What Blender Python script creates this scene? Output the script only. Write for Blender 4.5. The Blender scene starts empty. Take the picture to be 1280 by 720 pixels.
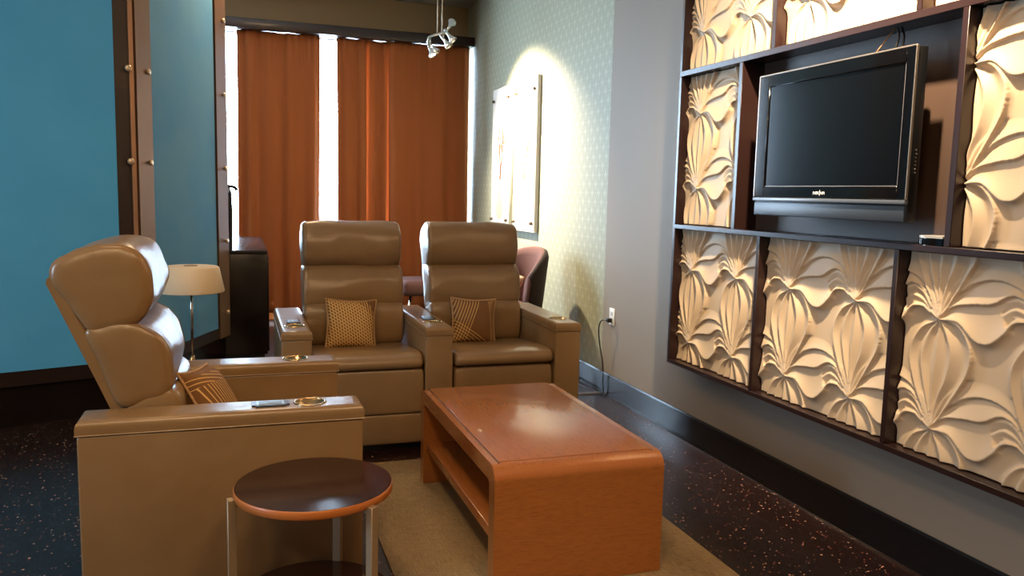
import bpy, bmesh, math, random
import numpy as np
from mathutils import Vector, Matrix, noise
random.seed(7)
SC = bpy.context.scene
COL = SC.collection
PI = math.pi

# ------------------------------------------------------------------ camera
F_PX = 1016.1
YAW, PITCH, ROLL, CAM_H = 0.32689, 0.11616, 0.02354, 1.36
def make_camera():
    fw = Vector((math.sin(YAW)*math.cos(PITCH), math.cos(YAW)*math.cos(PITCH), -math.sin(PITCH)))
    rt = Vector((math.cos(YAW), -math.sin(YAW), 0))
    up = rt.cross(fw)
    r2 = rt*math.cos(ROLL) + up*math.sin(ROLL)
    u2 = up*math.cos(ROLL) - rt*math.sin(ROLL)
    m = Matrix((r2, u2, -fw)).transposed().to_4x4()
    m.translation = Vector((0, 0, CAM_H))
    cd = bpy.data.cameras.new('camera')
    cd.sensor_width = 36.0
    cd.lens = F_PX/1280*36.0
    cd.clip_start = 0.05
    c = bpy.data.objects.new('camera', cd)
    c.matrix_world = m
    COL.objects.link(c)
    SC.camera = c
make_camera()

# ------------------------------------------------------------------ exposure, sky and lights
SC.view_settings.view_transform = 'Standard'
SC.view_settings.look = 'None'
SC.view_settings.gamma = 1.0
SC.view_settings.use_curve_mapping = False
SC.view_settings.exposure = 0.0
SC.cycles.use_denoising = True
SC.cycles.max_bounces = 8
SC.cycles.caustics_reflective = False
SC.cycles.caustics_refractive = False
SC.cycles.sample_clamp_indirect = 6.0

W = bpy.data.worlds.new('sky')
SC.world = W
W.use_nodes = True
bg = W.node_tree.nodes['Background']
bg.inputs['Color'].default_value = (0.56, 0.77, 1.0, 1)
bg.inputs['Strength'].default_value = 40.0

def area_light(name, loc, target, power, color, sx, sy, portal=False, spread=PI):
    l = bpy.data.lights.new(name, 'AREA')
    l.shape = 'RECTANGLE'; l.size = sx; l.size_y = sy
    l.energy = power; l.color = color; l.spread = spread
    if portal: l.cycles.is_portal = True
    o = bpy.data.objects.new(name, l)
    o.location = loc
    o.rotation_euler = (Vector(target)-Vector(loc)).to_track_quat('-Z', 'Y').to_euler()
    COL.objects.link(o); return o
def spot_light(name, loc, target, power, color, deg, blend=0.8, radius=0.03):
    l = bpy.data.lights.new(name, 'SPOT')
    l.energy = power; l.color = color; l.spot_size = math.radians(deg); l.spot_blend = blend
    l.shadow_soft_size = radius
    o = bpy.data.objects.new(name, l)
    o.location = loc
    o.rotation_euler = (Vector(target)-Vector(loc)).to_track_quat('-Z', 'Y').to_euler()
    COL.objects.link(o); return o
WARM = (1.0, 0.68, 0.37)
area_light('window_portal', (0.2, 8.78, 1.5), (0.2, 0, 1.5), 1, (1, 1, 1), 4.3, 2.9, True)
area_light('added_window_portal', (-4.02, 1.75, 1.7), (0, 1.75, 1.7), 1, (1, 1, 1), 0.9, 1.2, True)  # daylight portal of the added, unseen left window
# warm fill lights added at ceiling height, no fixture in view
CEIL = 3.32
area_light('ceiling_fill_light', (-0.3, 0.3, CEIL-0.03), (-0.3, 0.3, 0), 46, WARM, 0.5, 0.5)
area_light('ceiling_fill_light', (1.0, 0.1, CEIL-0.03), (1.0, 0.1, 0), 44, WARM, 0.5, 0.5)
area_light('ceiling_fill_light', (-0.4, 3.0, CEIL-0.03), (-0.4, 3.0, 0), 16, WARM, 0.4, 0.4)
area_light('ceiling_fill_light', (0.3, 6.3, CEIL-0.03), (0.3, 6.3, 0), 34, WARM, 0.4, 0.4)
area_light('ceiling_fill_light', (-1.6, -0.8, CEIL-0.03), (-1.6, -0.8, 0), 50, WARM, 0.5, 0.5)
# spot above the media wall
spot_light('media_spot_light', (1.62, 2.10, 3.12), (2.30, 2.45, 2.50), 1450, (1.0, 0.78, 0.52), 92, 1.0, 0.035)
# lit head of the track light, aimed at the pictures
spot_light('track_spot_light', (1.60, 6.88, 2.49), (2.38, 6.72, 1.72), 1000, (1.0, 0.82, 0.58), 108, 1.0, 0.03)

# ------------------------------------------------------------------ materials
def lin(c):
    return tuple(((v/255)/12.92 if v/255 <= 0.04045 else ((v/255+0.055)/1.055)**2.4) for v in c)
def M(name, rgb, rough=0.5, metal=0.0, spec=0.5, coat=0.0, bump=None, vary=None, emis=None):
    """rgb in sRGB 0-255; bump=(scale, strength, dist); vary=(scale, rgb2, (stretch))"""
    m = bpy.data.materials.new(name); m.use_nodes = True
    nt = m.node_tree; b = nt.nodes['Principled BSDF']
    b.inputs['Base Color'].default_value = (*lin(rgb), 1)
    b.inputs['Roughness'].default_value = rough
    b.inputs['Metallic'].default_value = metal
    b.inputs['Specular IOR Level'].default_value = spec
    if coat: b.inputs['Coat Weight'].default_value = coat; b.inputs['Coat Roughness'].default_value = 0.08
    tc = nt.nodes.new('ShaderNodeTexCoord')
    if vary:
        mp = nt.nodes.new('ShaderNodeMapping'); nt.links.new(tc.outputs['Object'], mp.inputs[0])
        mp.inputs['Scale'].default_value = vary[2] if len(vary) > 2 else (1, 1, 1)
        n = nt.nodes.new('ShaderNodeTexNoise'); n.inputs['Scale'].default_value = vary[0]; n.inputs['Detail'].default_value = 4
        nt.links.new(mp.outputs[0], n.inputs['Vector'])
        r = nt.nodes.new('ShaderNodeValToRGB')
        r.color_ramp.elements[0].position = 0.32; r.color_ramp.elements[1].position = 0.68
        r.color_ramp.elements[0].color = (*lin(rgb), 1); r.color_ramp.elements[1].color = (*lin(vary[1]), 1)
        nt.links.new(n.outputs['Fac'], r.inputs[0]); nt.links.new(r.outputs[0], b.inputs['Base Color'])
    if bump:
        n2 = nt.nodes.new('ShaderNodeTexNoise'); n2.inputs['Scale'].default_value = bump[0]; n2.inputs['Detail'].default_value = 3
        nt.links.new(tc.outputs['Object'], n2.inputs['Vector'])
        bp = nt.nodes.new('ShaderNodeBump'); bp.inputs['Strength'].default_value = bump[1]; bp.inputs['Distance'].default_value = bump[2]
        nt.links.new(n2.outputs['Fac'], bp.inputs['Height']); nt.links.new(bp.outputs[0], b.inputs['Normal'])
    if emis:
        b.inputs['Emission Color'].default_value = (*lin(emis[0]), 1); b.inputs['Emission Strength'].default_value = emis[1]
    return m
def mnode(nt, op, a, b=None):
    n = nt.nodes.new('ShaderNodeMath'); n.operation = op
    for i, v in enumerate((a, b)):
        if v is None: continue
        if isinstance(v, (int, float)): n.inputs[i].default_value = v
        else: nt.links.new(v, n.inputs[i])
    return n.outputs[0]
def mixcol(nt, fac, c1, c2):
    n = nt.nodes.new('ShaderNodeMix'); n.data_type = 'RGBA'
    nt.links.new(fac, n.inputs['Factor'])
    for s, c in ((6, c1), (7, c2)):
        if isinstance(c, tuple): n.inputs[s].default_value = (*lin(c), 1)
        else: nt.links.new(c, n.inputs[s])
    return n.outputs[2]
def xyz(nt):
    tc = nt.nodes.new('ShaderNodeTexCoord'); s = nt.nodes.new('ShaderNodeSeparateXYZ')
    nt.links.new(tc.outputs['Object'], s.inputs[0]); return s.outputs, tc

def mat_floor():
    m = M('flecked_rubber', (30, 17, 15), 0.30, spec=0.5); nt = m.node_tree; b = nt.nodes['Principled BSDF']
    o, tc = xyz(nt)
    v = nt.nodes.new('ShaderNodeTexVoronoi'); v.inputs['Scale'].default_value = 75; nt.links.new(tc.outputs['Object'], v.inputs['Vector'])
    sp = nt.nodes.new('ShaderNodeSeparateColor'); nt.links.new(v.outputs['Color'], sp.inputs[0])
    size = mnode(nt, 'LESS_THAN', v.outputs['Distance'], mnode(nt, 'MULTIPLY', sp.outputs[1], 0.36))
    pick = mnode(nt, 'GREATER_THAN', sp.outputs[0], 0.62)
    f = mnode(nt, 'MULTIPLY', size, pick)
    fl = mixcol(nt, sp.outputs[2], (120, 55, 48), (215, 165, 140))
    nt.links.new(mixcol(nt, f, (30, 15, 13), fl), b.inputs['Base Color'])
    return m
def mat_wallpaper():
    m = M('patterned_wallpaper', (150, 160, 140), 0.55, spec=0.35); nt = m.node_tree; b = nt.nodes['Principled BSDF']
    o, tc = xyz(nt)
    u = mnode(nt, 'DIVIDE', o[1], 0.105); w = mnode(nt, 'DIVIDE', o[2], 0.125)
    sw = mnode(nt, 'MULTIPLY', mnode(nt, 'SINE', mnode(nt, 'MULTIPLY', w, 4*PI)), 0.07)
    w2 = mnode(nt, 'ADD', w, sw)
    d1 = mnode(nt, 'ABSOLUTE', mnode(nt, 'SUBTRACT', mnode(nt, 'FRACT', mnode(nt, 'ADD', u, w2)), 0.5))
    d2 = mnode(nt, 'ABSOLUTE', mnode(nt, 'SUBTRACT', mnode(nt, 'FRACT', mnode(nt, 'SUBTRACT', u, w2)), 0.5))
    mx = mnode(nt, 'MAXIMUM', d1, d2)
    r = nt.nodes.new('ShaderNodeValToRGB'); e = r.color_ramp.elements
    e[0].position = 0.0; e[0].color = (*lin((170, 168, 144)), 1)
    e[1].position = 0.5; e[1].color = (*lin((168, 166, 142)), 1)
    for p, c in ((0.30, (160, 160, 138)), (0.40, (140, 142, 120)), (0.45, (118, 124, 102)), (0.465, (182, 180, 156))):
        k = e.new(p); k.color = (*lin(c), 1)
    nt.links.new(mx, r.inputs[0]); nt.links.new(r.outputs[0], b.inputs['Base Color'])
    return m
def mat_rug():
    m = M('woven_rug', (150, 128, 96), 0.9, spec=0.2); nt = m.node_tree; b = nt.nodes['Principled BSDF']
    o, tc = xyz(nt)
    outs = []
    for sc in ((260, 16, 1), (16, 260, 1), (5, 1.1, 1)):
        mp = nt.nodes.new('ShaderNodeMapping'); mp.inputs['Scale'].default_value = sc
        nt.links.new(tc.outputs['Object'], mp.inputs[0])
        n = nt.nodes.new('ShaderNodeTexNoise'); n.inputs['Scale'].default_value = 1.0; n.inputs['Detail'].default_value = 2
        nt.links.new(mp.outputs[0], n.inputs['Vector']); outs.append(n.outputs['Fac'])
    s = mnode(nt, 'ADD', mnode(nt, 'MULTIPLY', outs[0], 0.7), mnode(nt, 'MULTIPLY', outs[1], 0.7))
    s = mnode(nt, 'ADD', s, mnode(nt, 'MULTIPLY', outs[2], 0.6))
    s = mnode(nt, 'SUBTRACT', s, 0.5)
    nt.links.new(mixcol(nt, s, (88, 70, 48), (182, 156, 118)), b.inputs['Base Color'])
    bp = nt.nodes.new('ShaderNodeBump'); bp.inputs['Strength'].default_value = 0.5; bp.inputs['Distance'].default_value = 0.002
    nt.links.new(s, bp.inputs['Height']); nt.links.new(bp.outputs[0], b.inputs['Normal'])
    return m
def mat_wood(name, c1, c2, scale, stretch, rough=0.22, coat=0.4):
    m = M(name, c1, rough, spec=0.5, coat=coat); nt = m.node_tree; b = nt.nodes['Principled BSDF']
    o, tc = xyz(nt)
    mp = nt.nodes.new('ShaderNodeMapping'); mp.inputs['Scale'].default_value = stretch
    nt.links.new(tc.outputs['Object'], mp.inputs[0])
    n = nt.nodes.new('ShaderNodeTexNoise'); n.inputs['Scale'].default_value = scale; n.inputs['Detail'].default_value = 5
    n.inputs['Roughness'].default_value = 0.65
    nt.links.new(mp.outputs[0], n.inputs['Vector'])
    r = nt.nodes.new('ShaderNodeValToRGB'); e = r.color_ramp.elements
    e[0].position = 0.30; e[1].position = 0.62; e[0].color = (*lin(c2), 1); e[1].color = (*lin(c1), 1)
    k = e.new(0.42); k.color = (*lin(tuple((a*2+b_)/3 for a, b_ in zip(c1, c2))), 1)
    nt.links.new(n.outputs['Fac'], r.inputs[0]); nt.links.new(r.outputs[0], b.inputs['Base Color'])
    return m
def mat_curtain():
    m = M('rust_curtain_cloth', (158, 96, 58), 0.9, spec=0.1, bump=(900, 0.15, 0.001)); nt = m.node_tree
    b = nt.nodes['Principled BSDF']; out = nt.nodes['Material Output']
    tr = nt.nodes.new('ShaderNodeBsdfTranslucent'); tr.inputs['Color'].default_value = (*lin((180, 100, 52)), 1)
    mx = nt.nodes.new('ShaderNodeMixShader'); mx.inputs[0].default_value = 0.07
    nt.links.new(b.outputs[0], mx.inputs[1]); nt.links.new(tr.outputs[0], mx.inputs[2]); nt.links.new(mx.outputs[0], out.inputs[0])
    return m
def mat_pillow(name, sets, rgb=(118, 84, 52), line=(214, 174, 112)):
    """sets: list of (angle, lines per metre, width, lo, hi) line families, seen across the cover"""
    m = M(name, rgb, 0.85, spec=0.2, bump=(700, 0.3, 0.001)); nt = m.node_tree; b = nt.nodes['Principled BSDF']
    o, tc = xyz(nt); tot = None
    for (ang, freq, wd, mang, lo, hi) in sets:
        a = math.radians(ang)
        p = mnode(nt, 'ADD', mnode(nt, 'MULTIPLY', o[0], math.cos(a)), mnode(nt, 'MULTIPLY', o[2], math.sin(a)))
        f = mnode(nt, 'LESS_THAN', mnode(nt, 'FRACT', mnode(nt, 'MULTIPLY', p, freq)), wd)
        c = math.radians(mang)
        q = mnode(nt, 'ADD', mnode(nt, 'MULTIPLY', o[0], math.cos(c)), mnode(nt, 'MULTIPLY', o[2], math.sin(c)))
        g = mnode(nt, 'MULTIPLY', mnode(nt, 'GREATER_THAN', q, lo), mnode(nt, 'LESS_THAN', q, hi))
        f = mnode(nt, 'MULTIPLY', f, g)
        tot = f if tot is None else mnode(nt, 'MAXIMUM', tot, f)
    nt.links.new(mixcol(nt, tot, rgb, line), b.inputs['Base Color'])
    return m

LEATHER = M('tan_leather', (136, 108, 74), 0.30, spec=0.5, bump=(9, 0.22, 0.02), vary=(3, (127, 99, 66)))
SEAM = M('dark_seam', (70, 46, 26), 0.6)
CHROME = M('chrome', (225, 222, 215), 0.12, 1.0)
GOLD = M('champagne_metal', (196, 160, 110), 0.2, 1.0)
SILVER = M('brushed_silver', (164, 144, 118), 0.45, 0.6)
BLACK = M('black_plastic', (14, 14, 15), 0.35)
GLOSSB = M('gloss_black', (6, 6, 8), 0.09, spec=0.6)
DKWOOD = mat_wood('dark_espresso_wood', (38, 21, 16), (27, 14, 11), 6, (1, 1, 8), 0.38, 0.1)
FRAMEW = M('dark_brown_laminate', (36, 20, 17), 0.32, spec=0.5)
BLKWOOD = M('black_lacquer', (22, 13, 11), 0.22)
CHERRY_T = mat_wood('bamboo_wood_top', (176, 108, 56), (134, 76, 34), 9, (34, 2.0, 34), 0.27, 0.35)
CHERRY_E = mat_wood('bamboo_wood_end', (166, 104, 52), (120, 70, 30), 9, (3.2, 60, 60), 0.28, 0.3)
WHITE = M('white_plastic', (225, 225, 220), 0.4)
WALLG = M('grey_paint', (138, 126, 112), 0.6, spec=0.3, bump=(180, 0.06, 0.002))
TAN = M('tan_paint', (172, 146, 108), 0.8)
CEILM = M('ceiling_paint', (168, 164, 158), 0.9)
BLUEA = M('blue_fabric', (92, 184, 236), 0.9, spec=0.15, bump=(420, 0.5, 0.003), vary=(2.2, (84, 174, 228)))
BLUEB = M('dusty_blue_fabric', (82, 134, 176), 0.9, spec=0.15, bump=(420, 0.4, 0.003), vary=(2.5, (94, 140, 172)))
BRONZE = M('bronze_strip', (112, 84, 62), 0.42, 0.5)
STONE = M('cream_relief', (186, 164, 136), 0.55, spec=0.3)
MAUVE = M('mauve_velvet', (114, 82, 78), 0.85, spec=0.2, bump=(60, 0.2, 0.003))
DARKB = M('dark_baseboard', (24, 22, 23), 0.22, spec=0.6)
CREAM = M('cream_shade', (214, 196, 166), 0.7)

# ------------------------------------------------------------------ mesh helpers
def obj(name, bm, mat=None, parent=None, smooth=False, loc=(0, 0, 0), kind=None):
    me = bpy.data.meshes.new(name)
    bmesh.ops.recalc_face_normals(bm, faces=bm.faces)
    bm.to_mesh(me); bm.free()
    for mm in (mat if isinstance(mat, (list, tuple)) else [mat]):
        if mm: me.materials.append(mm)
    if smooth:
        for p in me.polygons: p.use_smooth = True
    o = bpy.data.objects.new(name, me); o.location = loc
    COL.objects.link(o)
    if parent: o.parent = parent
    if kind: o['kind'] = kind
    return o
def smooth_by_angle(o, deg=40):
    me = o.data
    for p in me.polygons: p.use_smooth = True
    bm = bmesh.new(); bm.from_mesh(me)
    for e in bm.edges:
        e.smooth = not (len(e.link_faces) != 2 or e.calc_face_angle(0) > math.radians(deg))
    bm.to_mesh(me); bm.free()
    return o
def tag(o, label, cat, group=None):
    o['label'] = label; o['category'] = cat
    if group: o['group'] = group
    return o
def thing(name, label, cat, loc=(0, 0, 0), rotz=0, group=None):
    o = bpy.data.objects.new(name, None); o.empty_display_size = 0.1
    o.location = loc; o.rotation_euler = (0, 0, rotz); COL.objects.link(o)
    return tag(o, label, cat, group)
def bx(bm, x0, x1, y0, y1, z0, z1, bev=0.0, seg=2, mi=0):
    r = bmesh.ops.create_cube(bm, size=1.0)
    for v in r['verts']:
        v.co = Vector(((x0+x1)/2 + v.co.x*(x1-x0), (y0+y1)/2 + v.co.y*(y1-y0), (z0+z1)/2 + v.co.z*(z1-z0)))
    fs = set(f for v in r['verts'] for f in v.link_faces)
    for f in fs: f.material_index = mi
    if bev > 0:
        es = set(e for v in r['verts'] for e in v.link_edges)
        bmesh.ops.bevel(bm, geom=list(es), offset=bev, segments=seg, profile=0.5, affect='EDGES')
    return bm
def box(name, dims, mat, parent=None, bev=0.003, seg=2, kind=None, smooth=True):
    o = obj(name, bx(bmesh.new(), *dims, bev, seg), mat, parent, kind=kind)
    return smooth_by_angle(o) if smooth and bev else o
def lathe(bm, prof, n=32, c=(0, 0, 0), axis='z', mi=0, close=False):
    """prof: list of (radius, height)"""
    rings = []
    for (r, h) in prof:
        ring = []
        for k in range(n):
            a = 2*PI*k/n
            p = {'z': (r*math.cos(a), r*math.sin(a), h), 'x': (h, r*math.cos(a), r*math.sin(a)), 'y': (r*math.cos(a), h, r*math.sin(a))}[axis]
            ring.append(bm.verts.new(Vector(p)+Vector(c)))
        rings.append(ring)
    pairs = list(zip(rings, rings[1:])) + ([(rings[-1], rings[0])] if close else [])
    for a, b in pairs:
        for k in range(n):
            f = bm.faces.new((a[k], a[(k+1) % n], b[(k+1) % n], b[k])); f.material_index = mi
    if not close:
        for ring in (rings[0], rings[-1]):
            f = bm.faces.new(ring); f.material_index = mi
    return bm
def tube(bm, pts, r, n=10, closed=False):
    pts = [Vector(p) for p in pts]; rings = []; N = len(pts)
    up = Vector((0, 0, 1)); prev = None
    for i, p in enumerate(pts):
        if closed: t = pts[(i+1) % N]-pts[i-1]
        else: t = pts[min(i+1, N-1)]-pts[max(i-1, 0)]
        t.normalize()
        if prev is None:
            a = t.cross(up if abs(t.z) < 0.9 else Vector((1, 0, 0))).normalized()
        else:
            a = (prev - t*prev.dot(t)).normalized()
        prev = a; b = t.cross(a)
        rr = r[i] if isinstance(r, (list, tuple)) else r
        rings.append([bm.verts.new(p + (a*math.cos(2*PI*k/n) + b*math.sin(2*PI*k/n))*rr) for k in range(n)])
    for i in range(N if closed else N-1):
        A, B = rings[i], rings[(i+1) % N]
        for k in range(n): bm.faces.new((A[k], A[(k+1) % n], B[(k+1) % n], B[k]))
    if not closed: bm.faces.new(rings[0]); bm.faces.new(rings[-1])
    return bm
def spline(pts, n=8, closed=False):
    P = [Vector(p) for p in pts]; out = []; N = len(P)
    for i in range(N if closed else N-1):
        g = (lambda k: P[k % N]) if closed else (lambda k: P[max(0, min(N-1, k))])
        a, b, c, d = g(i-1), g(i), g(i+1), g(i+2)
        for k in range(n):
            t = k/n
            out.append(0.5*((2*b)+(c-a)*t+(2*a-5*b+4*c-d)*t*t+(3*b-a-3*c+d)*t**3))
    if not closed: out.append(P[-1])
    return out
def prism(bm, poly, z0, z1, mi=0):
    a = [bm.verts.new((x, y, z0)) for x, y in poly]; b = [bm.verts.new((x, y, z1)) for x, y in poly]
    n = len(poly)
    fs = [bm.faces.new(a), bm.faces.new(b)] + [bm.faces.new((a[k], a[(k+1) % n], b[(k+1) % n], b[k])) for k in range(n)]
    for f in fs: f.material_index = mi
    return bm

# ------------------------------------------------------------------ room shell
XR, YF, XL, YB = 2.38, 8.70, -4.0, -2.6
floor = box('floor', (XL-0.2, XR+0.2, YB-0.2, YF+0.3, -0.1, 0.0), mat_floor(), bev=0, kind='structure')
box('ceiling', (XL-0.2, XR+0.2, YB-0.2, YF+0.3, CEIL, CEIL+0.1), CEILM, bev=0, kind='structure')
box('wall_right', (XR, XR+0.15, YB-0.2, 5.05, 0, CEIL), WALLG, bev=0, kind='structure')
box('wall_right', (XR, XR+0.15, 5.05, YF+0.3, 0, CEIL), mat_wallpaper(), bev=0, kind='structure')
box('wall_back', (XL-0.2, XR+0.2, YB-0.2, YB, 0, CEIL), TAN, bev=0, kind='structure')
def wall_far():
    bm = bmesh.new()
    bx(bm, XL-0.2, XR, YF, YF+0.2, 2.90, CEIL)
    bx(bm, XL-0.2, XR, YF, YF+0.2, 0, 0.12)
    bx(bm, XL-0.2, -1.95, YF, YF+0.2, 0.12, 2.90)
    bx(bm, 2.35, XR, YF, YF+0.2, 0.12, 2.90)
    obj('wall_far', bm, TAN, kind='structure')
wall_far()
def wall_left():  # opening left for the added window
    bm = bmesh.new()
    bx(bm, XL-0.2, XL, YB-0.2, 1.3, 0, CEIL); bx(bm, XL-0.2, XL, 2.2, YF+0.3, 0, CEIL)
    bx(bm, XL-0.2, XL, 1.3, 2.2, 0, 1.1); bx(bm, XL-0.2, XL, 1.3, 2.2, 2.3, CEIL)
    obj('wall_left', bm, TAN, kind='structure')
wall_left()
GLASS = bpy.data.materials.new('window_glass'); GLASS.use_nodes = True
def _glass():
    nt = GLASS.node_tree; out = nt.nodes['Material Output']
    nt.nodes.remove(nt.nodes['Principled BSDF'])
    t = nt.nodes.new('ShaderNodeBsdfTransparent'); g = nt.nodes.new('ShaderNodeBsdfGlossy'); g.inputs['Roughness'].default_value = 0.02
    mx = nt.nodes.new('ShaderNodeMixShader')
    mx.inputs[0].default_value = 0.05
    nt.links.new(t.outputs[0], mx.inputs[1]); nt.links.new(g.outputs[0], mx.inputs[2]); nt.links.new(mx.outputs[0], out.inputs[0])
_glass()
def window_far():
    bm = bmesh.new()
    y0, y1 = 8.66, 8.72
    bx(bm, -1.95, 2.35, y0, y1, 2.86, 2.90); bx(bm, -1.95, 2.35, y0, y1, 0.12, 0.17)
    bx(bm, -1.95, 2.35, y0+0.02, y1, 2.152, 2.160)
    for x in (-1.95, -1.0, 0.35, 1.30, 2.33): bx(bm, x, x+0.03, y0, y1, 0.12, 2.90)
    w = obj('window_1', bm, M('white_window_frame', (190, 194, 198), 0.5), kind='structure')
    obj('pane', bx(bmesh.new(), -1.95, 2.35, 8.685, 8.692, 0.12, 2.90), GLASS, w)
window_far()
def added_side_window():  # unseen window, added to bring cool daylight in from the left
    bm = bmesh.new()
    for y in (1.3, 1.73, 2.16): bx(bm, XL-0.1, XL-0.04, y, y+0.04, 1.1, 2.3)
    bx(bm, XL-0.1, XL-0.04, 1.3, 2.2, 1.1, 1.14); bx(bm, XL-0.1, XL-0.04, 1.3, 2.2, 2.26, 2.3)
    w = obj('added_window', bm, M('white_window_frame', (190, 194, 198), 0.5), kind='structure')
    obj('pane', bx(bmesh.new(), XL-0.075, XL-0.068, 1.3, 2.2, 1.1, 2.3), GLASS, w)
added_side_window()
def baseboard():
    prof = [(XR, 0.0), (XR-0.016, 0.0), (XR-0.012, 0.02), (XR-0.010, 0.145), (XR-0.006, 0.155), (XR, 0.155)]
    bm = bmesh.new()
    a = [bm.verts.new((x, YB, z)) for x, z in prof]; b = [bm.verts.new((x, YF, z)) for x, z in prof]
    n = len(prof)
    for k in range(n): bm.faces.new((a[k], a[(k+1) % n], b[(k+1) % n], b[k]))
    bm.faces.new(a); bm.faces.new(b)
    obj('baseboard_right', bm, DARKB, kind='structure')
baseboard()
# curtain head rail along the far wall, floor threshold strip
box('trim_1', (-1.97, 2.375, 8.40, 8.68, 2.868, 2.962), DKWOOD, kind='structure')
box('trim_2', (0.0, 2.362, 5.00, 5.04, 0, 0.006), M('threshold_metal', (150, 140, 132), 0.35, 0.6), bev=0.002, kind='structure')

# ------------------------------------------------------------------ blue panelled pillar on the left
def pillar():
    C = Vector((-0.561, 5.250)); dA = Vector((-0.944, -0.329)).normalized(); dB = Vector((0.365, 0.931)).normalized()
    nA = Vector((dA.y, -dA.x)); nA = nA if nA.y < 0 else -nA
    nB = Vector((dB.y, -dB.x)); nB = nB if nB.x > 0 else -nB
    Bend = C + dB*1.332; Aend = C + dA*3.3
    poly = [tuple(C), tuple(Bend), (Bend.x-0.12, Bend.y+0.02), (-3.6, 6.4), tuple(Aend)]
    root = obj('wall_pillar', prism(bmesh.new(), poly, 0.235, CEIL), DKWOOD, kind='structure')
    c2 = (C.x+Bend.x+Aend.x)/3, (C.y+Bend.y+Aend.y)/3
    inner = [tuple(C-(nA+nB)*0.02), tuple(Bend-nB*0.03), (Bend.x-0.14, Bend.y-0.02), (-3.5, 6.35), tuple(Aend-nA*0.03)]
    obj('plinth', prism(bmesh.new(), inner, 0, 0.235), BLKWOOD, root)
    def slab(name, o, d, nrm, s0, s1, t, z0, z1, mat):
        p = [o+d*s0, o+d*s1, o+d*s1+nrm*t, o+d*s0+nrm*t]
        q = obj(name, prism(bmesh.new(), [tuple(v) for v in p], z0, z1), mat, root); return q
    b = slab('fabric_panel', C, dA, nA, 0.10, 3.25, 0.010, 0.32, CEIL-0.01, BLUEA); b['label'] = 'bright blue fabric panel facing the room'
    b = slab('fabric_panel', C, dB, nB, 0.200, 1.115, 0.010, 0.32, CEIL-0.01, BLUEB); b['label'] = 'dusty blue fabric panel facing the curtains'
    slab('metal_strip', C, dB, nB, 0.018, 0.196, 0.014, 0.235, CEIL-0.01, BRONZE)
    slab('metal_strip', C, dB, nB, 1.145, 1.330, 0.014, 0.235, CEIL-0.01, BRONZE)
    slab('corner_bead', C, dA, nA, -0.004, 0.020, 0.016, 0.235, CEIL-0.01, M('corner_bead_metal', (170, 130, 100), 0.4, 0.5))
    KN = M('bolt_cap', (214, 190, 160), 0.3, 0.7)
    def bolt(o, d, nrm, s, z, r):
        p = o + d*s
        bm = bmesh.new(); lathe(bm, [(r*0.5, 0), (r*0.5, 0.020), (r, 0.022), (r, 0.034), (r*0.7, 0.038)], 16)
        q = obj('bolt', bm, KN, root, True)
        q.location = (p.x, p.y, z)
        q.rotation_euler = Vector((nrm.x, nrm.y, 0)).to_track_quat('Z', 'Y').to_euler()
    for z in (2.545, 2.018, 1.491, 0.957): bolt(C, dA, nA, 0.028, z, 0.019)
    for z in (2.548, 2.022, 1.491, 0.957, 0.42):
        bolt(C, dB, nB, 0.136, z, 0.017); bolt(C, dB, nB, 1.262, z, 0.017)
pillar()

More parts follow.
